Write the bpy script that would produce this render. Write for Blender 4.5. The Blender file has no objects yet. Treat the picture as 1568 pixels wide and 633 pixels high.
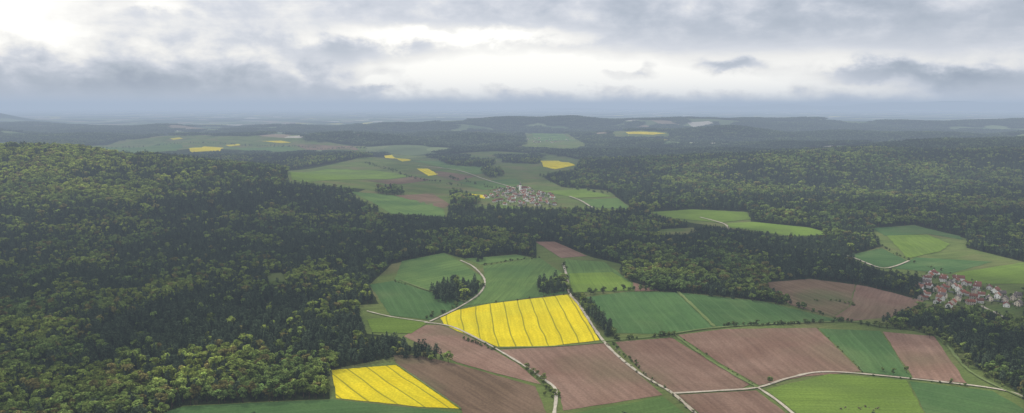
import bpy, math, random
import numpy as np
from mathutils import Vector
from mathutils.geometry import delaunay_2d_cdt
random.seed(7); rng=np.random.default_rng(7)
scene=bpy.context.scene
CAMZ=300.0; F=1230.0; CX,CY=784.0,316.5; HOR=162.0
PITCH=math.atan((CY-HOR)/F)
SUN_EL=math.radians(46); SUN_AZ=math.radians(-30)   # from +Y towards +X

# ------------------------------------------------------------------ terrain
_w=[]
for wl,n in ((1500,5),(900,5),(420,5)):
    L=[]
    for i in range(n):
        a=random.uniform(0,math.pi); k=2*math.pi/(wl*random.uniform(.75,1.3))
        L.append((k*math.cos(a),k*math.sin(a),random.uniform(0,6.28)))
    _w.append(L)
def waves(i,x,y):
    s=0
    for a,b,p in _w[i]: s=s+np.sin(a*x+b*y+p)
    return s/len(_w[i])
def sst(a,b,v):
    t=np.clip((v-a)/(b-a),0,1); return t*t*(3-2*t)
def ga(x,y,cx,cy,sx,sy,h): return h*np.exp(-((x-cx)/sx)**2-((y-cy)/sy)**2)
def H(x,y):
    x=np.asarray(x,float); y=np.asarray(y,float)
    r=np.hypot(x,y)
    amp=sst(1500,5200,r)*(1-0.8*np.exp(-((x+150)/900)**2-((y-3600)/1400)**2))*(1-.7*sst(9000,14000,r))
    z=6*waves(1,x,y)+amp*(50*waves(0,x,y)+28*waves(1,x+300,y)+5*waves(2,x,y))
    z=z+ga(x,y,-1800,2850,900,700,140)+ga(x,y,-900,2300,420,500,22)
    z=z+ga(x,y,1500,3700,900,520,60)+ga(x,y,3000,4400,1300,800,105)
    z=z+(70+30*np.sin(x/900.+1)+16*np.sin(x/410.))*np.exp(-((y-6900-300*np.sin(x/1300.))/700)**2)*(1-.75*np.exp(-((x-400)/900)**2))*(1-.45*sst(-500,-3500,x))
    z=z+(100+24*np.sin(x/1300.+.5)+12*np.sin(x/520.+2)+22*sst(-3000,2500,x))*np.exp(-((y-9600-350*np.sin(x/2100.))/800)**2)*(1-.5*sst(-1000,-4000,x))
    z=z+(80+35*np.sin(x/2300.+2))*np.exp(-((y-12800)/900)**2)*sst(-3000,1500,x)
    z=z+ga(x,y,-9400,13500,900,1200,280)+ga(x,y,-7000,10500,1400,900,60)
    for cx,cy,s,h in ((21000,46000,2600,430),(25500,47000,3000,520),(16000,48000,2500,390),(12000,50000,1900,300),(30500,46000,3000,470),(4000,52000,3000,170)):
        z=z+ga(x,y,cx,cy,s,2500,h)
    return z
def openness(x,y):
    """large distant clearings (farmland) in the woodland"""
    x=np.asarray(x,float); y=np.asarray(y,float)
    s=0
    for a,b,p,w in ((.9,.5,1.,2600),(-.5,1.1,2.2,2100),(.3,-1.,.4,1500),(1.1,.2,4.,1100),(.7,.9,5.1,700),(-1.2,.6,.9,520)):
        s=s+np.sin((a*x+b*y*1.3)*6.283/w+p)*(w/2600)**.35
    return s/2.9+.42*sst(9500,13000,y)+.30*sst(0,-3000,x)*sst(6000,8000,y)
cp,sp=math.cos(PITCH),math.sin(PITCH)
ts=np.geomspace(350,85000,1500)
def G(px,py):
    cx=(px-CX)/F; cy=(CY-py)/F
    dx=cx; dy=cp+cy*sp; dz=-sp+cy*cp
    X=dx*ts;Y=dy*ts;Z=CAMZ+dz*ts
    d=Z-H(X,Y)
    k=np.argmax(d<0)
    if d[k]>=0: k=len(ts)-1
    f=d[k-1]/(d[k-1]-d[k]) if d[k]<0 else 1
    t=ts[k-1]+(ts[k]-ts[k-1])*f
    return (dx*t,dy*t)
def P(x,y,z):
    d=y*cp-(z-CAMZ)*sp; u=y*sp+(z-CAMZ)*cp
    d=np.maximum(d,1)
    return CX+x/d*F, CY-u/d*F

# ------------------------------------------------------------------ node helpers
class NT:
    def __init__(s,tree): s.t=tree; s.n=tree.nodes; s.l=tree.links
    def new(s,typ,**kw):
        n=s.n.new(typ)
        for k,v in kw.items(): setattr(n,k,v)
        return n
    def put(s,sock,v):
        if isinstance(v,bpy.types.NodeSocket): s.l.new(v,sock)
        elif v is not None: sock.default_value=v
    def m(s,op,a,b=None,c=None,clamp=False):
        n=s.n.new('ShaderNodeMath'); n.operation=op; n.use_clamp=clamp
        s.put(n.inputs[0],a); s.put(n.inputs[1],b)
        if c is not None: s.put(n.inputs[2],c)
        return n.outputs[0]
    def mix(s,f,a,b,bt='MIX'):
        n=s.n.new('ShaderNodeMix'); n.data_type='RGBA'; n.blend_type=bt
        s.put(n.inputs[0],f)
        for i,v in ((6,a),(7,b)):
            if isinstance(v,tuple) and len(v)==3: v=(*v,1)
            s.put(n.inputs[i],v)
        return n.outputs[2]
    def noise(s,vec,scale,detail=4,rough=.55,dist=0):
        n=s.n.new('ShaderNodeTexNoise'); s.put(n.inputs['Vector'],vec)
        n.inputs['Scale'].default_value=scale; n.inputs['Detail'].default_value=detail
        n.inputs['Roughness'].default_value=rough; n.inputs['Distortion'].default_value=dist
        return n.outputs[0]
    def rng(s,v,a,b,c,d,smooth=True):
        n=s.n.new('ShaderNodeMapRange'); n.interpolation_type='SMOOTHSTEP' if smooth else 'LINEAR'
        s.put(n.inputs[0],v)
        for i,q in zip((1,2,3,4),(a,b,c,d)): s.put(n.inputs[i],q)
        return n.outputs[0]
    def comb(s,x,y,z):
        n=s.n.new('ShaderNodeCombineXYZ'); s.put(n.inputs[0],x);s.put(n.inputs[1],y);s.put(n.inputs[2],z); return n.outputs[0]
    def sep(s,v):
        n=s.n.new('ShaderNodeSeparateXYZ'); s.put(n.inputs[0],v); return n.outputs
def new_mat(name):
    m=bpy.data.materials.new(name); m.use_nodes=True; m.node_tree.nodes.clear()
    return m,NT(m.node_tree)
def finish(N,shader):
    o=N.new('ShaderNodeOutputMaterial'); N.l.new(shader,o.inputs['Surface'])
def diffuse(N,col,rough=.9):
    b=N.new('ShaderNodeBsdfDiffuse'); N.put(b.inputs[0],(*col,1) if isinstance(col,tuple) and len(col)==3 else col)
    b.inputs[1].default_value=rough; return b.outputs[0]
def simple_mat(name,col,var=.15,scale=.8):
    m,N=new_mat(name)
    tc=N.new('ShaderNodeTexCoord')
    n=N.noise(tc.outputs['Object'],scale,4)
    f=N.rng(n,.3,.7,1-var,1+var)
    oi=N.new('ShaderNodeObjectInfo')
    f=N.m('MULTIPLY',f,N.rng(oi.outputs['Random'],0,1,.75,1.2,False))
    c=N.mix(1.0,col,N.comb(f,f,f),'MULTIPLY')
    finish(N,diffuse(N,c)); return m

# ------------------------------------------------------------------ mesh helpers
def mesh_np(name,V,faces,mats=(),mi=None,smooth=False):
    me=bpy.data.meshes.new(name)
    V=np.asarray(V,np.float32); 
    me.vertices.add(len(V)); me.vertices.foreach_set('co',V.ravel())
    if isinstance(faces,np.ndarray):
        nf,k=faces.shape; flat=faces.ravel(); st=np.arange(nf)*k
    else:
        nf=len(faces); ln=[len(f) for f in faces]; st=np.concatenate([[0],np.cumsum(ln)[:-1]]) if nf else []
        flat=np.array([i for f in faces for i in f])
    me.loops.add(len(flat)); me.loops.foreach_set('vertex_index',flat.astype(np.int32))
    me.polygons.add(nf); me.polygons.foreach_set('loop_start',np.asarray(st,np.int32))
    for m in mats: me.materials.append(m)
    if mi is not None: me.polygons.foreach_set('material_index',np.asarray(mi,np.int32))
    if smooth: me.polygons.foreach_set('use_smooth',np.ones(nf,bool))
    me.update(calc_edges=True); return me
def add(name,me):
    o=bpy.data.objects.new(name,me); scene.collection.objects.link(o); return o

# ------------------------------------------------------------------ terrain mesh
def build_terrain():
    na=520; ratio=1.0062
    ang=np.radians(np.linspace(-62,62,na))
    nr=int(math.log(95000/250)/math.log(ratio))
    R=250*ratio**np.arange(nr)
    A,RR=np.meshgrid(ang,R); X=RR*np.sin(A); Y=RR*np.cos(A); Z=H(X,Y)
    V=np.stack([X,Y,Z],-1).reshape(-1,3)
    i=np.arange(nr-1)[:,None]*na+np.arange(na-1)[None]
    Fq=np.stack([i,i+1,i+1+na,i+na],-1).reshape(-1,4)[:, ::-1]
    m,N=new_mat('terrain_ground')
    g=N.new('ShaderNodeNewGeometry'); pos=g.outputs['Position']
    x,y,z=N.sep(pos)
    n1=N.noise(pos,.02,6)
    floor=N.mix(n1,(.018,.028,.012),(.045,.055,.022))
    # far patchwork
    flat=N.comb(x,N.m('MULTIPLY',y,.45),0.)
    v=N.new('ShaderNodeTexVoronoi'); N.put(v.inputs['Vector'],flat); v.inputs['Scale'].default_value=1/270
    wn=N.new('ShaderNodeTexWhiteNoise'); N.put(wn.inputs['Vector'],v.outputs['Color'])
    cr=N.new('ShaderNodeValToRGB'); N.l.new(wn.outputs['Value'],cr.inputs[0]); cr.color_ramp.interpolation='CONSTANT'
    e=cr.color_ramp.elements; e[0].color=(.11,.145,.07,1); e[1].position=.3; e[1].color=(.15,.19,.09,1)
    for p,c in ((.5,(.24,.19,.14,1)),(.66,(.08,.12,.055,1)),(.86,(.50,.44,.08,1)),(.89,(.14,.17,.08,1)),(.95,(.42,.39,.34,1))):
        q=e.new(p); q.color=c
    fm=N.noise(N.comb(x,y,0.),1/2600,5,.6)
    fmask=N.rng(fm,.49,.56,0,1)
    fmask=N.m('MAXIMUM',fmask,N.rng(z,85,110,0,1))
    far=N.mix(fmask,cr.outputs[0],(.035,.055,.03))
    op=N.new('ShaderNodeAttribute',attribute_type='GEOMETRY',attribute_name='open')
    near=N.mix(op.outputs['Fac'],floor,cr.outputs[0])
    c=N.mix(N.rng(y,12300,12500,0,1),near,far)
    finish(N,diffuse(N,c))
    me=mesh_np('terrain',V,Fq,[m],smooth=True)
    r=np.hypot(X,Y); opn=sst(.46,.50,openness(X,Y))*(r>5200)
    me.attributes.new('open','FLOAT','POINT').data.foreach_set('value',opn.astype(np.float32).ravel())
    return add('terrain',me)
build_terrain()

# ------------------------------------------------------------------ field materials
def field_mat(name,c1,c2,ang,spacing=0,lw=.07,linecol=None,lstr=.8,stripe=.25,blotch=(.01,.6),third=None):
    m,N=new_mat(name)
    g=N.new('ShaderNodeNewGeometry'); x,y,z=N.sep(g.outputs['Position'])
    ca,sa=math.cos(ang),math.sin(ang)
    wob=N.m('MULTIPLY',N.m('SUBTRACT',N.noise(N.comb(x,y,0.),.006,2),.5),14)
    u=N.m('ADD',N.m('ADD',N.m('MULTIPLY',x,-sa),N.m('MULTIPLY',y,ca)),wob)
    v=N.m('ADD',N.m('MULTIPLY',x,ca),N.m('MULTIPLY',y,sa))
    p=N.comb(x,y,0.)
    b=N.rng(N.noise(p,blotch[0],5,.62,.6),.32,.68,0,1)
    c=N.mix(b,c1,c2)
    if third:
        t=N.rng(N.noise(p,.0065,3,.5,.4),.46,.70,0,.9); c=N.mix(t,c,third)
    st=N.rng(N.noise(N.comb(N.m('MULTIPLY',u,.16),N.m('MULTIPLY',v,.006),0.),1,3,.7),.3,.7,1-stripe,1+stripe)
    fine=N.rng(N.noise(p,.35,2,.7),.3,.7,.86,1.14)
    k=N.m('MULTIPLY',st,fine)
    c=N.mix(1.,c,N.comb(k,k,k),'MULTIPLY')
    if spacing:
        fr=N.m('ABSOLUTE',N.m('SUBTRACT',N.m('FRACT',N.m('DIVIDE',u,spacing)),.5))
        w=N.m('MULTIPLY',N.m('ADD',.6,N.noise(p,.03,2)),lw)
        ln=N.rng(fr,N.m('MULTIPLY',w,.4),w,lstr,0)
        c=N.mix(ln,c,linecol)
    finish(N,diffuse(N,c)); return m
KIND={
 'rape':dict(c1=(.52,.42,.010),c2=(.66,.54,.016),spacing=21,lw=.055,linecol=(.20,.20,.02),lstr=.85,stripe=.10,third=(.50,.44,.02)),
 'wheat':dict(c1=(.055,.110,.038),c2=(.074,.138,.046),spacing=24,lw=.04,linecol=(.10,.16,.07),lstr=.45,stripe=.12,third=(.098,.15,.055)),
 'green':dict(c1=(.080,.138,.040),c2=(.110,.172,.050),spacing=18,lw=.05,linecol=(.065,.105,.038),lstr=.4,stripe=.14,third=(.065,.12,.04)),
 'lush':dict(c1=(.110,.172,.030),c2=(.148,.220,.040),spacing=15,lw=.06,linecol=(.085,.14,.035),lstr=.35,stripe=.12,third=(.11,.16,.04)),
 'meadow':dict(c1=(.080,.115,.034),c2=(.12,.155,.046),stripe=.15,third=(.14,.135,.06)),
 'brown':dict(c1=(.170,.104,.076),c2=(.225,.148,.112),spacing=0,stripe=.14,third=(.155,.118,.076)),
 'brown2':dict(c1=(.132,.090,.058),c2=(.175,.12,.082),spacing=0,stripe=.18,third=(.10,.11,.05)),
}
NAME={'rape':'rapeseed_field','wheat':'wheat_field','green':'green_crop_field','lush':'grass_field','meadow':'meadow','brown':'ploughed_field','brown2':'stubble_field'}

def inpoly(X,Y,poly):
    c=np.zeros(len(X),bool); n=len(poly); j=n-1
    for i in range(n):
        xi,yi=poly[i]; xj,yj=poly[j]
        if yi!=yj:
            k=((yi>Y)!=(yj>Y))&(X<(xj-xi)*(Y-yi)/(yj-yi)+xi); c^=k
        j=i
    return c
def poly_mesh(name,pix,mat,off):
    pts=[G(*p) for p in pix]
    n=len(pts); cxm=sum(p[0] for p in pts)/n; cym=sum(p[1] for p in pts)/n
    d=math.hypot(cxm,cym)
    s=max(10,d/90); 
    xs0=[p[0] for p in pts]; ys0=[p[1] for p in pts]
    ext=max(max(xs0)-min(xs0),max(ys0)-min(ys0)); s=max(s,ext/90)
    B=[]
    for i in range(n):
        a=pts[i]; b=pts[(i+1)%n]; L=math.hypot(b[0]-a[0],b[1]-a[1]); k=max(1,int(L/s))
        for j in range(k):
            t=j/k; jj=0 if j==0 else 1
            q=d/1000*.7*jj
            B.append((a[0]+(b[0]-a[0])*t+random.uniform(-q,q),a[1]+(b[1]-a[1])*t+random.uniform(-q,q)))
    nb=len(B)
    gx=np.arange(min(xs0),max(xs0),s); gy=np.arange(min(ys0),max(ys0),s)
    X,Y=np.meshgrid(gx,gy); X=X.ravel();Y=Y.ravel()
    ins=inpoly(X,Y,B)
    V=[Vector(b) for b in B]+[Vector((a,b)) for a,b in zip(X[ins],Y[ins])]
    r=delaunay_2d_cdt(V,[],[list(range(nb))],1,0.01)
    co=np.array([(v.x,v.y) for v in r[0]])
    z=H(co[:,0],co[:,1])+off*(1+np.hypot(co[:,0],co[:,1])/1500)
    fs=[]
    for f in r[2]:
        a,b,c=[co[i] for i in f[:3]]
        if (b[0]-a[0])*(c[1]-a[1])-(b[1]-a[1])*(c[0]-a[0])<0: f=f[::-1]
        fs.append(tuple(f))
    me=mesh_np(name,np.column_stack([co,z]),fs,[mat],smooth=True)
    return add(name,me)

OPEN=[
 [(240,645),(280,622),(505,612),(500,568),(600,548),(640,540),(612,517),(562,512),(545,468),(580,466),(565,437),(600,405),(680,388),(712,397),(790,390),(822,396),(820,371),(850,371),(905,394),(950,405),(968,432),(1010,447),(1100,453),(1200,466),(1170,434),(1240,428),(1330,440),(1415,462),(1440,440),(1568,435),(1568,645)],
 [(540,245),(600,236),(700,236),(760,232),(830,235),(890,245),(880,262),(830,270),(860,287),(930,292),(975,324),(900,322),(740,320),(690,316),(684,333),(590,328),(535,300),(560,290),(440,282),(440,262)],
 [(120,226),(250,208),(400,209),(560,224),(560,234),(430,232),(200,238)],
 [(985,326),(1060,321),(1145,325),(1150,340),(1240,349),(1280,360),(1215,364),(1110,350),(1030,337)],
 [(1335,350),(1400,345),(1480,366),(1480,380),(1568,402),(1568,440),(1440,440),(1410,425),(1345,414),(1295,394),(1350,378)],
 [(1080,352),(1060,349),(1010,352),(1010,360),(1050,360)],
 [(406,420),(430,418),(445,432),(412,434)],
 [(930,200),(1025,202),(1025,210),(940,212)],
 [(800,203),(870,205),(900,222),(880,232),(800,226)],
]
FIELDS=[
 ('rape',[(674,488),(700,476),(750,466),(870,452),(884,466),(918,522),(845,531),(762,532),(735,520),(700,508),(680,498)],((806,460),(832,530))),
 ('rape',[(508,568),(606,560),(704,627),(640,624),(515,611)],((560,564),(640,620))),
 ('brown',[(618,516),(652,499),(675,499),(735,525),(795,560),(829,590),(760,573),(700,556)],((652,505),(820,588))),
 ('brown2',[(602,545),(640,545),(700,559),(820,593),(838,638),(710,638),(706,627),(608,560)],((640,560),(760,632))),
 ('brown',[(766,537),(925,527),(1015,606),(862,630),(856,598),(820,575)],((840,532),(940,617))),
 ('brown',[(942,525),(1028,518),(1148,590),(1130,598),(1030,602),(985,573)],((985,522),(1090,600))),
 ('brown',[(1038,514),(1110,505),(1250,503),(1318,570),(1230,578),(1162,591),(1100,556)],((1130,505),(1220,580))),
 ('wheat',[(1254,504),(1348,508),(1396,580),(1322,571)],((1300,506),(1360,575))),
 ('brown',[(1352,509),(1430,516),(1480,588),(1398,580)],((1390,512),(1440,584))),
 ('wheat',[(898,456),(960,448),(1036,449),(1092,502),(1030,513),(938,511)],((1036,451),(1090,502))),
 ('wheat',[(1040,449),(1170,463),(1288,492),(1112,501),(1097,502)],((1050,450),(1110,500))),
 ('brown2',[(1170,434),(1240,428),(1310,437),(1300,470),(1275,486),(1210,468)],((1180,440),(1290,480))),
 ('brown',[(1312,437),(1330,440),(1415,462),(1370,486),(1300,493),(1278,486),(1302,470)],((1330,440),(1290,490))),
 ('lush',[(1172,598),(1270,574),(1388,584),(1418,640),(1228,640)],((1172,598),(1400,600))),
 ('wheat',[(1392,585),(1520,600),(1575,632),(1575,645),(1420,640)],((1400,600),(1560,632))),
 ('brown',[(1038,606),(1158,599),(1212,640),(1078,640)],((1090,603),(1140,640))),
 ('green',[(868,636),(1015,609),(1056,640),(868,645)],((868,636),(1015,609))),
 ('wheat',[(240,636),(280,624),(510,613),(700,633),(700,645),(240,645)],((280,630),(510,616))),
 ('green',[(604,430),(615,401),(680,388),(706,402),(738,425),(734,440),(655,446)],((615,428),(720,405))),
 ('wheat',[(566,437),(602,431),(655,447),(712,464),(658,491),(598,484)],((602,432),(640,488))),
 ('green',[(740,408),(825,395),(860,418),(869,450),(750,465),(707,470),(744,432)],((740,460),(800,400))),
 ('green',[(712,397),(790,391),(812,396),(735,406)],((712,397),(800,394))),
 ('green',[(865,398),(925,402),(966,432),(968,446),(876,449)],((890,400),(920,448))),
 ('lush',[(872,420),(938,418),(966,434),(968,446),(876,449)],((890,400),(920,448))),
 ('brown',[(820,371),(850,371),(900,393),(860,396)],((830,372),(880,394))),
 ('brown',[(969,433),(1010,446),(972,447)],((969,433),(1000,446))),
 ('lush',[(562,490),(600,487),(655,495),(630,512),(570,510)],((570,500),(650,500))),
 ('lush',[(1358,362),(1420,360),(1455,375),(1440,386),(1390,397)],((1370,365),(1410,395))),
 ('wheat',[(1335,350),(1400,346),(1470,362),(1475,368),(1420,359),(1355,362)],((1335,350),(1400,350))),
 ('wheat',[(1298,392),(1350,381),(1388,400),(1372,408),(1345,411)],((1300,392),(1370,400))),
 ('wheat',[(1368,412),(1402,395),(1520,402),(1455,420)],((1370,412),(1450,398))),
 ('lush',[(1460,420),(1568,403),(1590,405),(1590,436),(1490,436)],((1460,420),(1568,405))),
 ('lush',[(990,326),(1060,322),(1143,326),(1150,337),(1100,342),(1030,335)],((1000,328),(1140,330))),
 ('lush',[(1115,343),(1155,341),(1240,350),(1275,360),(1215,363),(1112,349)],((1120,345),(1240,355))),
 ('lush',[(442,264),(500,260),(575,262),(632,270),(560,276),(470,280),(447,276)],((442,270),(560,268))),
 ('green',[(535,294),(598,299),(660,312),(680,322),(682,333),(600,328),(566,308)],((560,296),(660,330))),
 ('brown2',[(604,300),(662,297),(690,314),(680,320)],((610,300),(680,316))),
 ('brown2',[(560,277),(632,271),(660,276),(600,284)],((560,277),(632,271))),
 ('green',[(630,247),(680,246),(760,262),(730,268),(680,258)],((630,247),(760,262))),
 ('brown2',[(665,262),(730,270),(700,278),(670,270)],((665,262),(730,270))),
 ('green',[(700,280),(790,274),(800,284),(740,292)],((700,280),(790,274))),
 ('lush',[(740,318),(760,314),(800,318),(790,321)],((740,318),(790,318))),
 ('rape',[(828,247),(855,247),(881,254),(850,260),(832,256)],((828,250),(870,257))),
 ('rape',[(588,239),(600,238),(630,246),(616,248)],((588,239),(630,247))),
 ('rape',[(638,259),(655,259),(672,268),(656,270)],((640,260),(665,270))),
 ('rape',[(714,297),(745,300),(742,305),(720,301)],((714,297),(745,303))),
 ('lush',[(828,294),(895,291),(940,302),(880,304)],((830,296),(930,300))),
 ('green',[(890,307),(945,304),(968,322),(905,318)],((890,307),(960,320))),
 ('rape',[(288,228),(312,225),(342,227),(338,232),(292,234)],((288,230),(342,230))),
 ('rape',[(400,217),(430,216),(446,219),(430,220)],((400,217),(446,219))),
 ('rape',[(260,213),(275,211),(280,213),(266,215)],((260,212),(280,213))),
 ('rape',[(345,223),(365,221),(370,223),(352,225)],((345,223),(370,223))),
 ('green',[(150,226),(250,218),(280,224),(270,232),(200,236)],((150,226),(250,218))),
 ('brown2',[(450,222),(540,224),(550,231),(470,230)],((450,222),(540,226))),
 ('green',[(350,226),(440,224),(460,231),(370,231)],((350,226),(450,226))),
 ('rape',[(958,203),(1000,203),(1022,205),(1000,207),(962,206)],((958,203),(1020,205))),
 ('green',[(805,205),(865,207),(880,216),(820,216)],((805,205),(865,207))),
]
WOOD=[
 [(660,446),(695,436),(735,440),(725,460),(690,468),(668,464)],
 [(822,436),(862,432),(870,450),(825,455)],
 [(880,458),(900,470),(938,508),(930,516),(915,505),(884,468)],
 [(545,470),(575,466),(560,455),(520,450),(530,470)],
 [(490,545),(600,540),(640,541),(694,556),(670,558),(605,550),(500,570)],
 [(945,415),(1010,432),(1080,440),(1170,448),(1212,470),(1170,464),(1040,449),(1005,448),(960,430)],
 [(1345,500),(1400,482),(1470,482),(1568,500),(1600,600),(1560,605),(1500,570),(1450,520),(1400,507)],
 [(655,240),(700,240),(735,248),(760,250),(750,258),(690,254)],
 [(735,263),(760,262),(775,270),(750,274)],
 [(765,240),(830,240),(825,252),(770,250)],
 [(570,294),(610,292),(620,299),(590,300)],
 [(690,300),(715,302),(735,310),(725,322),(690,318)],
 [(725,398),(740,396),(745,400),(730,402)],
 [(380,214),(395,212),(420,215),(400,216)],
]
mats={}
for poly in OPEN:
    if 'base' not in mats: mats['base']=field_mat('meadow_grass',ang=0.4,**KIND['meadow'])
    poly_mesh('meadow',poly,mats['base'],.25)
for kind,poly,(a,b) in FIELDS:
    A=G(*a);B=G(*b); ang=math.atan2(B[1]-A[1],B[0]-A[0])
    kw=dict(KIND[kind]); j=random.uniform(.86,1.14)
    kw['c1']=tuple(q*j for q in kw['c1']); kw['c2']=tuple(q*j for q in kw['c2'])
    poly_mesh(NAME[kind],poly,field_mat(NAME[kind],ang=ang,**kw),.5 if kind!='lush' else .65)

# ------------------------------------------------------------------ tracks
gravel=field_mat('gravel_track',(.34,.30,.24),(.46,.42,.35),0,0,stripe=.1)
grasst=field_mat('grass_track',(.11,.15,.05),(.16,.20,.08),0,0,stripe=.1)
asphalt=field_mat('asphalt_lane',(.13,.13,.13),(.17,.17,.165),0,0,stripe=.05)
def smooth_line(pts,step):
    out=[]
    n=len(pts)
    for i in range(n-1):
        p0=pts[max(i-1,0)];p1=pts[i];p2=pts[i+1];p3=pts[min(i+2,n-1)]
        L=math.dist(p1,p2); k=max(1,int(L/step))
        for j in range(k):
            t=j/k
            out.append(tuple(.5*((2*p1[c])+(-p0[c]+p2[c])*t+(2*p0[c]-5*p1[c]+4*p2[c]-p3[c])*t*t+(-p0[c]+3*p1[c]-3*p2[c]+p3[c])*t**3) for c in (0,1)))
    out.append(pts[-1]); return out
def track(pix,w,mat,name='farm_track',off=.85):
    pts=smooth_line([G(*p) for p in pix],8); pts=np.array(pts)
    T=np.gradient(pts,axis=0); T/=np.linalg.norm(T,axis=1)[:,None]+1e-9
    Nn=np.column_stack([-T[:,1],T[:,0]])
    ww=w*(1+.18*rng.standard_normal(len(pts)))[:,None]*.5
    L=pts+Nn*ww; R=pts-Nn*ww; M=pts
    def z(q,o): return H(q[:,0],q[:,1])+o*(1+np.hypot(q[:,0],q[:,1])/1500)
    n=len(pts)
    V=np.concatenate([np.column_stack([L,z(L,off)]),np.column_stack([M,z(M,off+.05)]),np.column_stack([R,z(R,off)])])
    i=np.arange(n-1)
    Fa=np.concatenate([np.stack([i,i+n,i+n+1,i+1],-1),np.stack([i+n,i+2*n,i+2*n+1,i+n+1],-1)])
    add(name,mesh_np(name,V,Fa,[mat],smooth=True)); return pts
TR=[([(650,495),(690,501),(735,522),(762,537),(800,560),(835,584),(851,600),(848,640)],3.6,gravel),
 ([(862,405),(868,425),(872,450),(888,470),(925,525),(975,570),(1030,604),(1070,640)],3.8,gravel),
 ([(1030,604),(1100,600),(1160,595),(1210,580),(1270,571),(1400,582),(1540,600),(1590,625)],3.8,gravel),
 ([(1160,595),(1190,615),(1222,642)],3.2,gravel),
 ([(1160,595),(1090,555),(1033,514)],4,grasst),
 ([(705,400),(725,410),(742,430),(735,450),(703,472),(658,494)],3.4,gravel),
 ([(1038,448),(1094,502)],5,grasst),
 ([(922,524),(1000,517),(1110,502),(1290,494),(1345,501),(1430,515),(1485,570),(1568,612)],3.5,grasst),
 ([(612,430),(655,446),(715,464)],3.5,grasst),
 ([(606,559),(706,628)],2.2,grasst),
 ([(760,534),(850,532),(925,526)],3,grasst),
 ([(562,478),(600,487),(655,495)],3,gravel),
 ([(1072,334),(1108,344),(1116,353)],5,gravel),
 ([(1262,385),(1300,394),(1345,411),(1368,410),(1392,401)],4.2,gravel),
 ([(872,302),(890,309),(908,320)],6,gravel),
 ([(640,255),(700,262),(740,275),(790,290)],5,gravel),
 ([(1400,432),(1440,445),(1500,458),(1568,470)],6,asphalt),
 ([(770,292),(800,300),(850,316)],6,asphalt),
 ([(1500,470),(1540,490),(1568,515)],5,gravel)]
for i,(a,b,c) in enumerate(TR): track(a,b,c,'asphalt_lane' if c is asphalt else 'farm_track',off=.85+.02*i)

# ------------------------------------------------------------------ foliage
def foliage_mat():
    m,N=new_mat('foliage')
    t=N.new('ShaderNodeAttribute',attribute_type='INSTANCER',attribute_name='tint')
    s=N.new('ShaderNodeAttribute',attribute_type='GEOMETRY',attribute_name='shade')
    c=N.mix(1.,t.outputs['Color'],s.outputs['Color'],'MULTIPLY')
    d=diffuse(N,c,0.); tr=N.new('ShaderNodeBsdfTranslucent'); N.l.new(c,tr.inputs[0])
    mx=N.new('ShaderNodeMixShader'); mx.inputs[0].default_value=.2
    N.l.new(d,mx.inputs[1]); N.l.new(tr.outputs[0],mx.inputs[2]); finish(N,mx.outputs[0]); return m
FOL=foliage_mat(); BARK=simple_mat('bark',(.09,.065,.045),.3,2)
def leaf_quads(pos,nrm,size,up=.5):
    n=len(pos); nrm=nrm/(np.linalg.norm(nrm,axis=1)[:,None]+1e-9); nrm=nrm+np.array([0,0,up]); nrm/=np.linalg.norm(nrm,axis=1)[:,None]+1e-9
    r=rng.standard_normal((n,3)); t=np.cross(nrm,r); t/=np.linalg.norm(t,axis=1)[:,None]+1e-9; b=np.cross(nrm,t)
    s=size[:,None]
    a=rng.uniform(.7,1.3,(n,4))
    V=np.stack([pos+t*s*a[:,0:1],pos+b*s*a[:,1:2]*.8,pos-t*s*a[:,2:3],pos-b*s*a[:,3:4]*.8],1)
    return V.reshape(-1,3)
def tube(p0,p1,r0,r1,k=6):
    p0=np.array(p0,float);p1=np.array(p1,float); d=p1-p0; d/=np.linalg.norm(d)
    u=np.cross(d,(0.3,.9,.1)); u/=np.linalg.norm(u); v=np.cross(d,u)
    a=np.linspace(0,2*math.pi,k,endpoint=False)
    ring=lambda p,r:p+r*(np.cos(a)[:,None]*u+np.sin(a)[:,None]*v)
    V=np.concatenate([ring(p0,r0),ring(p1,r1)])
    Fa=[(i,(i+1)%k,k+(i+1)%k,k+i) for i in range(k)]
    return V,Fa
def assemble(name,quads,shade,tubes):
    V=[quads]; nq=len(quads)//4; Fa=[tuple(range(4*i,4*i+4)) for i in range(nq)]; mi=[0]*nq; o=len(quads)
    for tv,tf in tubes:
        V.append(tv); Fa+= [tuple(o+q for q in f) for f in tf]; mi+=[1]*len(tf); o+=len(tv)
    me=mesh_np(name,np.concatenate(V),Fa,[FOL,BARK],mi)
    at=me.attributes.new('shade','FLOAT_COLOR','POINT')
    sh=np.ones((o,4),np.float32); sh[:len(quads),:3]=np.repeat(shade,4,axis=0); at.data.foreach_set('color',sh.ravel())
    return me
def sph(n):
    v=rng.standard_normal((n,3)); return v/np.linalg.norm(v,axis=1)[:,None]
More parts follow.
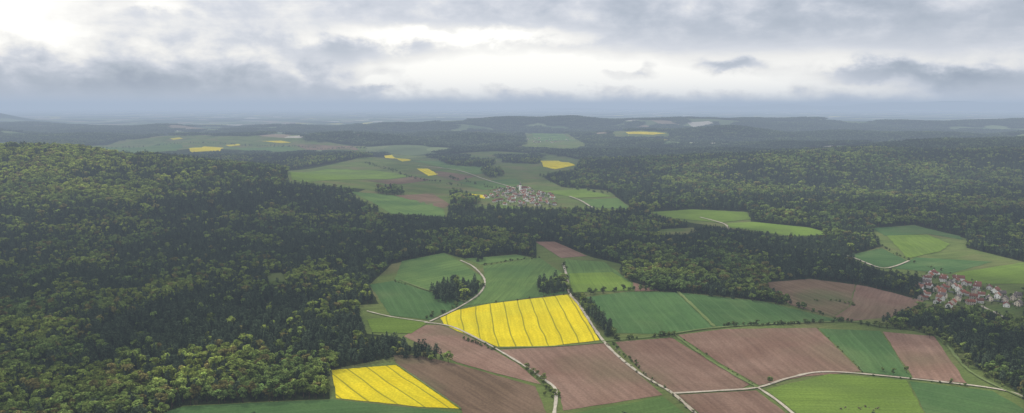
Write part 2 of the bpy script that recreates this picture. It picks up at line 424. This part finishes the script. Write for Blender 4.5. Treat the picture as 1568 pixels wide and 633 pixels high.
def deciduous(name,hgt=17,cw=5.2,nl=10,per=42,q=1.0):
    quads=[];sh=[];tubes=[tube((0,0,-1),(0.2,0,hgt*.45),.42,.28)]
    for i in range(nl):
        th=rng.uniform(0,6.28); zz=rng.uniform(.34,.84)
        rr=cw*rng.uniform(.25,.78)*math.sqrt(max(.1,1-((zz-.55)/.42)**2))
        if i==0: rr=0;zz=.82
        c=np.array([rr*math.cos(th),rr*math.sin(th),hgt*zz]); R=cw*rng.uniform(.34,.54)
        d=sph(per); d[:,2]=np.where(d[:,2]<-.3,-d[:,2],d[:,2])
        rad=R*rng.uniform(.70,1.12,per)
        p=c+d*rad[:,None]*np.array([1,1,.85])
        quads.append(leaf_quads(p,d+.4*rng.standard_normal((per,3)),rng.uniform(.55,1.1,per)*q))
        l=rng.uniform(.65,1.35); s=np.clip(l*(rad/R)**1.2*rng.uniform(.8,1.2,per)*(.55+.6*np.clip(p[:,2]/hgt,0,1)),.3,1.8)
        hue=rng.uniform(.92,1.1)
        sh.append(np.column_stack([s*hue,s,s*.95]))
        if i<6: tubes.append(tube((0.1,0,hgt*rng.uniform(.28,.44)),c,.18,.06,4))
    return assemble(name,np.concatenate(quads),np.concatenate(sh),tubes)
def conifer(name,hgt=20,w=3.0,pine=False):
    quads=[];sh=[];tubes=[tube((0,0,-1),(0,0,hgt*.97),.32,.05)]
    lv=12
    for i in range(lv):
        t=i/(lv-1); z=hgt*((.42 if pine else .18)+t*(.55 if pine else .8))
        R=w*((math.sqrt(max(0,1-(t*.9)**2))) if pine else (1-t)**.8+.06)
        n=int(8+22*(1-t))
        a=rng.uniform(0,6.28,n); rr=R*rng.uniform(.35,1.1,n)
        p=np.column_stack([rr*np.cos(a),rr*np.sin(a),z-rr*.35*(0 if pine else 1)+rng.uniform(-.5,.5,n)])
        nn=np.column_stack([np.cos(a)*.7,np.sin(a)*.7,np.full(n,.8)])+.4*rng.standard_normal((n,3))
        quads.append(leaf_quads(p,nn,rng.uniform(.55,1.1,n)))
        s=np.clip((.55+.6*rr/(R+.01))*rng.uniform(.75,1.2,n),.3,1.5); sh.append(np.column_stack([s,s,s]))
        if i%3==0:
            th=rng.uniform(0,6.28); tubes.append(tube((0,0,z),(R*.8*math.cos(th),R*.8*math.sin(th),z-.5),.07,.02,4))
    return assemble(name,np.concatenate(quads),np.concatenate(sh),tubes)
def patch(name,size=60,sp=10):
    quads=[];sh=[];tubes=[]
    k=int(size/sp)
    for i in range(k):
        for j in range(k):
            x=(i-k/2+.5)*sp+rng.uniform(-3,3); y=(j-k/2+.5)*sp+rng.uniform(-3,3)
            h=rng.uniform(12,20); R=rng.uniform(4.2,6.8); n=20
            d=sph(n); d[:,2]=np.abs(d[:,2])*1.0-.1
            p=np.array([x,y,h-R])+d*R*np.array([1,1,1.15])*rng.uniform(.8,1.1,(n,1))
            quads.append(leaf_quads(p,d+.4*rng.standard_normal((n,3)),rng.uniform(1.9,3.0,n)))
            l=rng.choice([.6,.75,1.,1.5])*rng.uniform(.85,1.15); s=l*rng.uniform(.8,1.2,n); sh.append(np.column_stack([s,s,s]))
            if (i+j)%3==0: tubes.append(tube((x,y,-2),(x,y,h-2),.4,.2,4))
    return assemble(name,np.concatenate(quads),np.concatenate(sh),tubes)
def proto(cname,meshes):
    c=bpy.data.collections.new(cname)
    for me in meshes:
        o=bpy.data.objects.new(me.name,me); c.objects.link(o)
    return c
dec=[deciduous('a_deciduous_tree_%d'%i,hgt=rng.uniform(14,19),cw=rng.uniform(4.6,6.2)) for i in range(6)]
con=[conifer('b_conifer_tree_%d'%i,hgt=rng.uniform(17,21),w=rng.uniform(3.1,4.1),pine=(i!=1)) for i in range(4)]
TREES=proto('tree_kinds',dec+con)
PATCH=proto('woodland_patches',[patch('woodland_patch_%d'%i) for i in range(4)])
def gn_group(coll):
    ng=bpy.data.node_groups.new('scatter_'+coll.name,'GeometryNodeTree')
    ng.interface.new_socket('Geometry',in_out='INPUT',socket_type='NodeSocketGeometry')
    ng.interface.new_socket('Geometry',in_out='OUTPUT',socket_type='NodeSocketGeometry')
    n=ng.nodes; l=ng.links
    gi=n.new('NodeGroupInput'); go=n.new('NodeGroupOutput'); ip=n.new('GeometryNodeInstanceOnPoints')
    ci=n.new('GeometryNodeCollectionInfo'); ci.inputs[0].default_value=coll; ci.inputs[1].default_value=True; ci.inputs[2].default_value=True
    def na(name,t):
        a=n.new('GeometryNodeInputNamedAttribute'); a.data_type=t; a.inputs[0].default_value=name; return a.outputs[0]
    l.new(gi.outputs[0],ip.inputs['Points']); l.new(ci.outputs[0],ip.inputs['Instance']); ip.inputs['Pick Instance'].default_value=True
    l.new(na('idx','INT'),ip.inputs['Instance Index'])
    er=n.new('FunctionNodeEulerToRotation'); l.new(na('rot','FLOAT_VECTOR'),er.inputs[0]); l.new(er.outputs[0],ip.inputs['Rotation'])
    l.new(na('scl','FLOAT_VECTOR'),ip.inputs['Scale']); l.new(ip.outputs[0],go.inputs[0])
    return ng
GT=gn_group(TREES); GP=gn_group(PATCH)
def scatter(name,X,Y,idx,scl,tint,ng,tilt=.05,sink=0):
    n=len(X); Z=H(X,Y)-sink
    me=bpy.data.meshes.new(name); me.vertices.add(n); me.vertices.foreach_set('co',np.column_stack([X,Y,Z]).astype(np.float32).ravel())
    me.attributes.new('idx','INT','POINT').data.foreach_set('value',np.asarray(idx,np.int32))
    R=np.column_stack([rng.normal(0,tilt,n),rng.normal(0,tilt,n),rng.uniform(0,6.28,n)]).astype(np.float32)
    me.attributes.new('rot','FLOAT_VECTOR','POINT').data.foreach_set('vector',R.ravel())
    me.attributes.new('scl','FLOAT_VECTOR','POINT').data.foreach_set('vector',np.asarray(scl,np.float32).ravel())
    t=np.ones((n,4),np.float32); t[:,:3]=tint
    me.attributes.new('tint','FLOAT_COLOR','POINT').data.foreach_set('color',t.ravel())
    o=add(name,me); md=o.modifiers.new('scatter','NODES'); md.node_group=ng; print(name,n); return o

MW,MH=1700,700; OX,OY=66,0
yy,xx=np.mgrid[0:MH,0:MW]; xx=xx.ravel()-OX+.5; yy=yy.ravel()+.5
def raster(polys):
    m=np.zeros(MW*MH,bool)
    for p in polys: m|=inpoly(xx,yy,p)
    return m.reshape(MH,MW)
MO=raster(OPEN+[f[1] for f in FIELDS]); MWd=raster(WOOD)
VILL=[[(738,302),(765,290),(800,286),(830,294),(850,302),(853,316),(790,318),(755,312)],
      [(1402,438),(1428,421),(1470,430),(1510,442),(1560,456),(1562,472),(1500,468),(1450,472),(1410,460)]]
MV=raster(VILL)
def look(M,px,py):
    i=np.clip((py-OY).astype(int),0,MH-1); j=np.clip((px+OX).astype(int),0,MW-1); return M[i,j]
_n=[[(random.uniform(-1,1),random.uniform(-1,1),random.uniform(0,6.28)) for _ in range(7)] for _ in range(3)]
def fn(i,x,y,wl):
    s=0
    for a,b,p in _n[i]: s=s+np.sin((a*x+b*y)*6.28/wl+p+1.7*np.sin((b*x-a*y)*6.28/wl*.7))
    return s/2.6
def candidates(r0,r1,sp,amax=41):
    g=np.arange(-r1,r1,sp); gy=np.arange(r0*.6,r1,sp)
    X,Y=np.meshgrid(g,gy); X=X.ravel()+rng.uniform(-.48,.48,X.size)*sp; Y=Y.ravel()+rng.uniform(-.48,.48,Y.size)*sp
    r=np.hypot(X,Y); k=(r>=r0)&(r<r1)&(np.abs(np.degrees(np.arctan2(X,Y)))<amax)
    return X[k],Y[k]
def forest_filter(X,Y,th=12):
    Z=H(X,Y); bx,by=P(X,Y,Z); tx,ty=P(X,Y,Z+th)
    keep=look(MWd,bx,by)|(~look(MO,bx,by)&~look(MO,tx,ty)&~look(MV,bx,by))
    return keep,bx,by
def gpx(px,py,cx,cy,sx,sy): return np.exp(-((px-cx)/sx)**2-((py-cy)/sy)**2)
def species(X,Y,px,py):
    """probability of broadleaf, and leaf brightness with sunlit patches painted in"""
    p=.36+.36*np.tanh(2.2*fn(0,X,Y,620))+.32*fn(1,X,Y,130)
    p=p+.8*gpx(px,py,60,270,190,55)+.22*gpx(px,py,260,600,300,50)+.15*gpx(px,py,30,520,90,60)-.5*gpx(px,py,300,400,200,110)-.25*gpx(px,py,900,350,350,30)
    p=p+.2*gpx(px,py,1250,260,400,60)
    b=.50+.42*fn(2,X,Y,300)+.75*gpx(px,py,60,262,200,48)+.22*gpx(px,py,200,590,380,60)-.1*gpx(px,py,900,360,400,60)  # spring leaf tone, plus sunlight painted into left hill and lower left
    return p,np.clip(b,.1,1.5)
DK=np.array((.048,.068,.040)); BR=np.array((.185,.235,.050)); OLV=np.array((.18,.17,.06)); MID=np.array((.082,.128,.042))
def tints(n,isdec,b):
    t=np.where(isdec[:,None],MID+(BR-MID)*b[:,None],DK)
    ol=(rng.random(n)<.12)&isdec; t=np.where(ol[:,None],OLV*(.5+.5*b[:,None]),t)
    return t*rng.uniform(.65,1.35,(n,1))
def forest(name,r0,r1,sp,sc):
    X,Y=candidates(r0,r1,sp); k,px,py=forest_filter(X,Y); X,Y,px,py=X[k],Y[k],px[k],py[k]
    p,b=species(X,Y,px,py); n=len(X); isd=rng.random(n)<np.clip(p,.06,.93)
    idx=np.where(isd,rng.integers(0,6,n),6+rng.integers(0,4,n))
    s=sc*rng.uniform(.68,1.26,n)*np.where(isd,1.04,.94); S=np.column_stack([s*rng.uniform(.9,1.15,n),s*rng.uniform(.9,1.15,n),s*rng.uniform(.85,1.05,n)])
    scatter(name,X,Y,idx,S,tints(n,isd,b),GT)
forest('forest',560,2150,8.2,1.0)
forest('forest',2150,4600,13.0,1.38)
# distant woodland
X,Y=candidates(4600,12500,52,38); k,px,py=forest_filter(X,Y,8); k&=~((openness(X,Y)>.48)&(np.hypot(X,Y)>5200)); X,Y,px,py=X[k],Y[k],px[k],py[k]
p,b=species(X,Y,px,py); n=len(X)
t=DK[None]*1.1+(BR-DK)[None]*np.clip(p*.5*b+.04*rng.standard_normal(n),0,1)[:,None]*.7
S=np.full((n,3),1.)*rng.uniform(.9,1.3,(n,1))
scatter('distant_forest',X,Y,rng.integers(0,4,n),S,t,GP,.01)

# hedgerows, orchard and blossom rows
def line_scatter(name,pix,sp,width,smin,smax,col,var=.25,kinds=(0,6),keepp=.85):
    pts=[G(*p) for p in pix]; ln=np.array(smooth_line(pts,sp))
    n=len(ln); X=ln[:,0]+rng.normal(0,width,n); Y=ln[:,1]+rng.normal(0,width,n)
    keep=rng.random(n)<keepp; X,Y=X[keep],Y[keep]; n=len(X)
    s=rng.uniform(smin,smax,n); S=np.column_stack([s*1.15,s*1.15,s])
    scatter(name,X,Y,rng.integers(*kinds,n),S,np.array(col)*rng.uniform(1-var,1+var,(n,1)),GT,sink=0.5)
G1=(.085,.12,.038); G2=(.13,.165,.05)
line_scatter('hedgerow',[(1108,500),(1200,498),(1290,494),(1330,500)],4.0,1.5,.28,.55,G1)
line_scatter('hedgerow',[(945,522),(1000,518),(1032,515)],5,1.5,.3,.6,G1)
line_scatter('hedgerow',[(884,456),(905,478),(938,516)],4,3,.45,.85,G1)
line_scatter('hedgerow',[(905,452),(960,447),(1040,447),(1120,455),(1200,467),(1240,478)],8,3,.5,.9,G1)
line_scatter('hedgerow',[(1240,478),(1290,493)],9,3,.25,.5,G1)
line_scatter('hedgerow',[(938,526),(975,562),(1024,600)],7,1.5,.16,.42,G1,keepp=.6)
line_scatter('hedgerow',[(1320,574),(1395,582),(1480,592)],8,1.5,.14,.4,G1,keepp=.5)
line_scatter('hedgerow',[(1036,515),(1098,556),(1158,592)],9,1.2,.10,.26,G1,keepp=.5)
line_scatter('hedgerow',[(1252,504),(1290,540),(1320,570)],10,1,.10,.24,G2,keepp=.4)
line_scatter('hedgerow',[(604,432),(655,447),(712,465)],9,2,.14,.34,G1,keepp=.6)
line_scatter('hedgerow',[(740,408),(790,400),(825,396)],8,2,.2,.5,G1)
line_scatter('hedgerow',[(862,405),(868,425),(874,450)],8,2,.2,.5,G1,keepp=.6)
line_scatter('hedgerow',[(714,522),(735,529),(758,538)],3,2,.2,.42,G1)
line_scatter('blossom_tree_row',[(930,528),(975,570),(1030,607),(1062,633)],14,2,.2,.34,(.28,.28,.19))
line_scatter('hedgerow',[(806,566),(835,590),(850,610)],3.5,3,.25,.5,G2)
line_scatter('hedgerow',[(1345,503),(1430,513),(1485,560),(1568,606)],7,4,.35,.8,G2)
line_scatter('hedgerow',[(1430,515),(1480,540),(1530,560)],6,8,.5,.9,G2)
line_scatter('hedgerow',[(655,488),(700,468),(740,440)],9,3,.3,.6,G1)
line_scatter('hedgerow',[(750,466),(870,452)],16,2,.2,.4,G1)
line_scatter('hedgerow',[(560,250),(600,262),(640,275),(700,285)],14,8,.4,.8,G1)
line_scatter('hedgerow',[(690,272),(760,290),(800,292)],14,10,.4,.8,G1)
line_scatter('hedgerow',[(830,270),(870,288),(940,298)],14,8,.4,.9,G1)
line_scatter('hedgerow',[(130,228),(300,220),(420,225),(560,228)],16,12,.6,1.,G1)
line_scatter('hedgerow',[(1250,462),(1275,462),(1312,470)],5,2,.22,.4,G2)
line_scatter('hedgerow',[(1350,378),(1390,400),(1455,420)],10,2,.2,.5,G1,keepp=.6)
line_scatter('bush_pile',[(1290,628),(1320,626),(1345,630)],3,2,.12,.22,(.16,.13,.10))

# single trees standing in the fields
def single_tree(px,py,s,col):
    x,y=G(px,py); me=random.choice(dec).copy()
    m,N=new_mat('single_tree_foliage')
    a=N.new('ShaderNodeAttribute',attribute_type='GEOMETRY',attribute_name='shade')
    c=N.mix(1.,col,a.outputs['Color'],'MULTIPLY'); finish(N,diffuse(N,c,0.)); me.materials[0]=m
    o=add('deciduous_tree',me); o.location=(x,y,float(H(x,y))); o.scale=(s,s,s); o.rotation_euler[2]=random.uniform(0,6)
for q in ((1178,588,.62),(1388,572,.55),(1368,574,.45),(1025,517,.6),(1456,590,.45),(844,604,.5),(1352,570,.4)):
    single_tree(*q,(.10,.14,.04))

# ------------------------------------------------------------------ houses
wallc=[simple_mat('render_wall_%d'%i,c,.08) for i,c in enumerate([(.72,.70,.66),(.80,.79,.76),(.66,.59,.49),(.52,.47,.40)])]
roofc=[simple_mat('roof_tiles_%d'%i,c,.2,3) for i,c in enumerate([(.30,.13,.09),(.23,.11,.085),(.34,.19,.145),(.18,.155,.145)])]
glass=simple_mat('window_glass',(.03,.035,.045)); wood=simple_mat('door_wood',(.10,.06,.035))
def house_mesh(L,W,E,RH,wm,rm,wing=False):
    V=[];Fa=[];mi=[]
    def box(x0,x1,y0,y1,z0,z1,m):
        o=len(V); V.extend([(x0,y0,z0),(x1,y0,z0),(x1,y1,z0),(x0,y1,z0),(x0,y0,z1),(x1,y0,z1),(x1,y1,z1),(x0,y1,z1)])
        for f in ((0,3,2,1),(4,5,6,7),(0,1,5,4),(1,2,6,5),(2,3,7,6),(3,0,4,7)): Fa.append(tuple(o+q for q in f)); mi.append(m)
    def gable(cx,cy,l,w,e,rh,rot):
        def T(x,y,z): return (cx+(x if not rot else -y),cy+(y if not rot else x),z)
        o=len(V)
        for x in (-l/2,l/2):
            V.extend([T(x,-w/2,-1),T(x,w/2,-1),T(x,w/2,e),T(x,0,e+rh),T(x,-w/2,e)])
        for f,m in (((0,1,2,3,4),0),((5,9,8,7,6),0),((0,4,9,5),0),((1,6,7,2),0)): Fa.append(tuple(o+q for q in f)); mi.append(m)
        ov=.5; t=.25; sl=rh/(w/2)
        for s in (-1,1):
            o=len(V)
            for x in (-l/2-ov,l/2+ov):
                V.extend([T(x,0,e+rh+.05),T(x,s*(w/2+ov),e-ov*sl+.05),T(x,s*(w/2+ov),e-ov*sl+.05+t),T(x,0,e+rh+.05+t)])
            for f in ((0,1,2,3),(7,6,5,4),(3,2,6,7),(0,4,5,1),(1,5,6,2)): Fa.append(tuple(o+q for q in f)); mi.append(1)
    gable(0,0,L,W,E,RH,False)
    if wing: gable(L*.25,-W*.75,W*.9,W*.7,E*.8,RH*.72,True)
    for fl in range(2 if E>4.5 else 1):
        z=1+fl*2.7
        for s in (-1,1):
            for x in np.linspace(-L/2+1.4,L/2-1.4,4):
                if fl==0 and s==-1 and abs(x)<L/6: continue
                y=s*W/2; box(x-.5,x+.5,y-.03,y+.03,z,z+1.3,2)
        for s in (-1,1):
            for y in (-W/4,W/4): box(s*L/2-.03,s*L/2+.03,y-.5,y+.5,z,z+1.3,2)
    box(-.5,.5,-W/2-.04,-W/2+.04,0,2.1,3)
    box(L*.2,L*.2+.7,.6,1.3,E+RH*.4,E+RH+1,0)
    return mesh_np('house',V,Fa,[wallc[wm],roofc[rm],glass,wood],mi)
HM=[house_mesh(random.uniform(9,13),random.uniform(7,9),random.choice((4.2,5.2,5.8)),random.uniform(3.,4.2),(0,1,2,1,3)[i%5],(0,1,2,0,3)[(i*2)%5],i%3==0) for i in range(10)]
HM+= [house_mesh(18,10,4.5,4.2,1,1)]
def village(poly,num,sep,gt):
    xs=[p[0] for p in poly]; ys=[p[1] for p in poly]; placed=[]; t=0
    base=random.uniform(0,1)
    while len(placed)<num and t<9000:
        t+=1
        px=random.uniform(min(xs),max(xs)); py=random.uniform(min(ys),max(ys))
        if not inpoly(np.array([px]),np.array([py]),poly)[0]: continue
        x,y=G(px,py)
        if any(math.hypot(x-a,y-b)<sep for a,b in placed): continue
        placed.append((x,y))
        o=add('house',random.choice(HM)); o.location=(x,y,float(H(x,y))+.3)
        o.rotation_euler[2]=base+random.choice((0,1.57))+random.gauss(0,.25)
    P_=np.array(placed)
    n=int(len(P_)*gt); k=rng.integers(0,len(P_),n); a=rng.uniform(0,6.28,n); r=rng.uniform(.5,1.2,n)*sep
    X=P_[k,0]+r*np.cos(a); Y=P_[k,1]+r*np.sin(a)
    dm=np.min(np.hypot(X[:,None]-P_[None,:,0],Y[:,None]-P_[None,:,1]),axis=1); q=dm>9; X,Y=X[q],Y[q]; n=len(X)
    s=rng.uniform(.2,.45,n)
    scatter('garden_trees',X,Y,rng.integers(0,6,n),np.column_stack([s,s,s]),np.array((.11,.145,.045))*rng.uniform(.6,1.5,(n,1)),GT)
village(VILL[0],70,21,3.5); village(VILL[1],46,20,5)
village([(805,212),(870,214),(870,222),(810,220)],18,34,3)
def church(px,py):
    x,y=G(px,py)
    me=house_mesh(24,11,8,7,1,1); e=bpy.data.objects.new('church',None); scene.collection.objects.link(e)
    e.location=(x,y,float(H(x,y))+.3); e.rotation_euler[2]=.5
    nave=add('nave',me); nave.parent=e
    tv=[];w=3.2
    for z in (-1,20):
        tv+=[(-w,-w,z),(w,-w,z),(w,w,z),(-w,w,z)]
    tf=[(0,1,5,4),(1,2,6,5),(2,3,7,6),(3,0,4,7)]; tm=[0]*4
    for sz,z in ((3.7,19.9),(1.6,25)):
        tv+=[(-sz,-sz,z),(sz,-sz,z),(sz,sz,z),(-sz,sz,z)]
    tv.append((0,0,34))
    tf+=[(8,9,13,12),(9,10,14,13),(10,11,15,14),(11,8,12,15),(12,13,16),(13,14,16),(14,15,16),(15,12,16),(11,10,9,8)]; tm+=[1]*9
    t=add('steeple',mesh_np('steeple',tv,tf,[wallc[1],roofc[3]],tm)); t.parent=e; t.location=(-14.5,0,0)
church(802,292)

# ------------------------------------------------------------------ cloud deck out of view, added to shape sun patches and shade
def added_cloud_deck():
    s=110; g=np.arange(-6500,6501,s); gy=np.arange(-3500,7501,s)
    X,Y=np.meshgrid(g,gy); shp=X.shape
    den=.50+.55*fn(2,X*.23,Y*.23,420)+.25*fn(0,X,Y,900)
    zc=1500.
    off=(zc)/math.tan(SUN_EL); ox,oy=off*math.sin(SUN_AZ),off*math.cos(SUN_AZ)
    for px,py,r,a in ((50,262,700,2.2),(170,290,330,1.4),(400,600,110,1.2),(690,470,220,1.2),(820,495,200,1.5),
                      (560,590,120,1.2),(1230,262,520,1.1),(1080,280,300,.9),(1420,390,260,1.2),(500,268,300,1.3),(620,310,180,1.2),(860,300,280,1.3),(1320,610,150,1.2),(950,240,350,.9),(300,228,900,1.2),(1000,460,200,1.1),(1120,335,160,1.1),(1500,560,120,.9),(1180,530,180,1.1),(930,580,130,1.1)):
        x,y=G(px,py); den=den-a*np.exp(-((X-x-ox)**2+(Y-y-oy)**2)/r**2)  # gaps opened toward the sun so chosen spots get sunlight
    for px,py,r,a in ((330,350,450,.8),(330,450,220,.8),(100,470,200,.6),(850,360,350,.5)):
        x,y=G(px,py); den=den+a*np.exp(-((X-x-ox)**2+(Y-y-oy)**2)/r**2)  # thickened to keep chosen spots shaded
    Z=zc+60*np.clip(den,0,2)*fn(1,X,Y,500)-40*np.clip(den,0,1)
    V=np.stack([X+rng.uniform(-40,40,shp),Y+rng.uniform(-40,40,shp),Z+rng.uniform(-15,15,shp)],-1).reshape(-1,3)
    ny,nx=shp; i=np.arange(ny-1)[:,None]*nx+np.arange(nx-1)[None]
    d=den[:-1,:-1]+den[1:,:-1]+den[:-1,1:]+den[1:,1:]
    q=np.stack([i,i+1,i+1+nx,i+nx],-1)[d/4>.12]
    q=q[np.hypot(V[q[:,0],0],V[q[:,0],1])<6800]
    m,N=new_mat('added_cloud'); dd=diffuse(N,(.9,.9,.9),0.); tr=N.new('ShaderNodeBsdfTranslucent'); tr.inputs[0].default_value=(.95,.95,.96,1)
    mx=N.new('ShaderNodeMixShader'); mx.inputs[0].default_value=.68; N.l.new(dd,mx.inputs[1]); N.l.new(tr.outputs[0],mx.inputs[2]); finish(N,mx.outputs[0])
    add('added_cloud',mesh_np('added_cloud',V,q,[m],smooth=True))
added_cloud_deck()

# ------------------------------------------------------------------ atmosphere (haze layer, real volume)
me=bpy.data.meshes.new('haze'); 
a,b0,b1,z0,z1=90000,-3000,93000,-400,480
V=[(-a,b0,z0),(a,b0,z0),(a,b1,z0),(-a,b1,z0),(-a,b0,z1),(a,b0,z1),(a,b1,z1),(-a,b1,z1)]
me.from_pydata(V,[],[(0,3,2,1),(4,5,6,7),(0,1,5,4),(1,2,6,5),(2,3,7,6),(3,0,4,7)])
hz=add('haze_air',me)
m=bpy.data.materials.new('haze_air'); m.use_nodes=True; m.node_tree.nodes.clear(); N=NT(m.node_tree)
SIG=1/14000
ab=N.new('ShaderNodeVolumeAbsorption'); ab.inputs[0].default_value=(0,0,0,1); ab.inputs[1].default_value=SIG
em=N.new('ShaderNodeEmission'); em.inputs[0].default_value=(.40,.485,.61,1); em.inputs[1].default_value=SIG
ad=N.new('ShaderNodeAddShader'); N.l.new(ab.outputs[0],ad.inputs[0]); N.l.new(em.outputs[0],ad.inputs[1])
o=N.new('ShaderNodeOutputMaterial'); N.l.new(ad.outputs[0],o.inputs['Volume']); me.materials.append(m)

# ------------------------------------------------------------------ sky
w=bpy.data.worlds.new('World'); scene.world=w; w.use_nodes=True; w.node_tree.nodes.clear(); N=NT(w.node_tree)
tc=N.new('ShaderNodeTexCoord'); dx,dy,dz=N.sep(tc.outputs['Generated'])
az=N.m('ARCTAN2',dx,dy); el=N.m('ARCSINE',dz)
ae=N.comb(az,N.m('MULTIPLY',el,1.7),0.)
n_big=N.noise(ae,5.5,3,.6,.3)
n_mid=N.noise(ae,17,7,.56,.15)
n_str=N.noise(N.comb(N.m('ADD',az,N.m('MULTIPLY',el,.35)),N.m('MULTIPLY',el,.15),0.),30,1,.5)
n_lay=N.noise(N.comb(az,N.m('MULTIPLY',el,4.5),0.),6,5,.6,.3)
azw=N.m('ADD',az,N.m('MULTIPLY',N.m('SUBTRACT',n_big,.5),.18))
elw=N.m('ADD',el,N.m('MULTIPLY',N.m('SUBTRACT',n_mid,.5),.055))
def blob(px,py,sx,sy,amp):
    A=math.atan((px-784)/F); E=math.atan((162-py)/F*math.cos(A))
    a=N.m('MULTIPLY_ADD',azw,F/sx,-A*F/sx); b=N.m('MULTIPLY_ADD',elw,F/sy,-E*F/sy)
    r=N.m('MULTIPLY_ADD',a,a,N.m('MULTIPLY',b,b))
    return N.m('MULTIPLY',N.m('EXPONENT',N.m('MULTIPLY',r,-1.)),amp)
base=N.m('ADD',.53,N.m('MULTIPLY',N.m('SUBTRACT',n_lay,.5),.35))
base=N.m('ADD',base,N.m('MULTIPLY',N.m('SUBTRACT',n_mid,.5),.85))
for bl in ((0,22,80,45,.5),(200,50,380,50,.20),(715,58,140,12,.8),(780,110,210,32,.62),(1150,118,340,30,.62),(600,130,45,9,.5),(250,8,60,10,.35),
           (1520,124,70,24,-.35),(260,130,300,24,-.42),(1300,35,350,30,-.16),(560,80,90,16,-.25),(1120,106,60,11,-.65),(950,116,50,10,-.55),(1330,114,95,13,-.70),(1450,122,50,13,-.45)):
    base=N.m('ADD',base,blob(*bl))
sh=N.m('MULTIPLY',blob(330,115,400,40,.55),N.m('SUBTRACT',n_str,.5)); base=N.m('ADD',base,sh)
cr=N.new('ShaderNodeValToRGB'); N.l.new(base,cr.inputs[0]); e=cr.color_ramp.elements
e[0].position=0.0; e[0].color=(.30,.35,.44,1); e[1].position=1; e[1].color=(1.2,1.17,1.10,1)
for p,c in ((.2,(.40,.45,.53,1)),(.42,(.53,.57,.65,1)),(.6,(.71,.73,.79,1)),(.78,(.97,.95,.92,1))):
    q=e.new(p); q.color=c
sky=N.new('ShaderNodeTexSky'); sky.sky_type='NISHITA'; sky.sun_disc=False; sky.sun_elevation=SUN_EL; sky.sun_rotation=SUN_AZ
bg1=N.new('ShaderNodeBackground'); N.l.new(sky.outputs[0],bg1.inputs[0]); bg1.inputs[1].default_value=.10
bg2=N.new('ShaderNodeBackground'); N.l.new(cr.outputs[0],bg2.inputs[0]); bg2.inputs[1].default_value=1.0
mx=N.new('ShaderNodeMixShader'); mx.inputs[0].default_value=.93
N.l.new(bg1.outputs[0],mx.inputs[1]); N.l.new(bg2.outputs[0],mx.inputs[2])
o=N.new('ShaderNodeOutputWorld'); N.l.new(mx.outputs[0],o.inputs[0])

sl=bpy.data.lights.new('sun','SUN'); sl.energy=5.0; sl.angle=math.radians(2.5); sl.color=(1,.94,.82)
so=bpy.data.objects.new('sun',sl); scene.collection.objects.link(so)
d=Vector((math.sin(SUN_AZ)*math.cos(SUN_EL),math.cos(SUN_AZ)*math.cos(SUN_EL),math.sin(SUN_EL)))
so.rotation_euler=d.to_track_quat('Z','Y').to_euler(); so.location=(0,0,2500)

cam=bpy.data.cameras.new('camera'); co=bpy.data.objects.new('camera',cam); scene.collection.objects.link(co)
cam.sensor_width=36; cam.lens=36*F/1568; cam.clip_start=1; cam.clip_end=250000
co.location=(0,0,CAMZ); co.rotation_euler=(math.pi/2-PITCH,0,0); scene.camera=co
scene.view_settings.view_transform='Standard'; scene.view_settings.look='None'; scene.view_settings.exposure=0
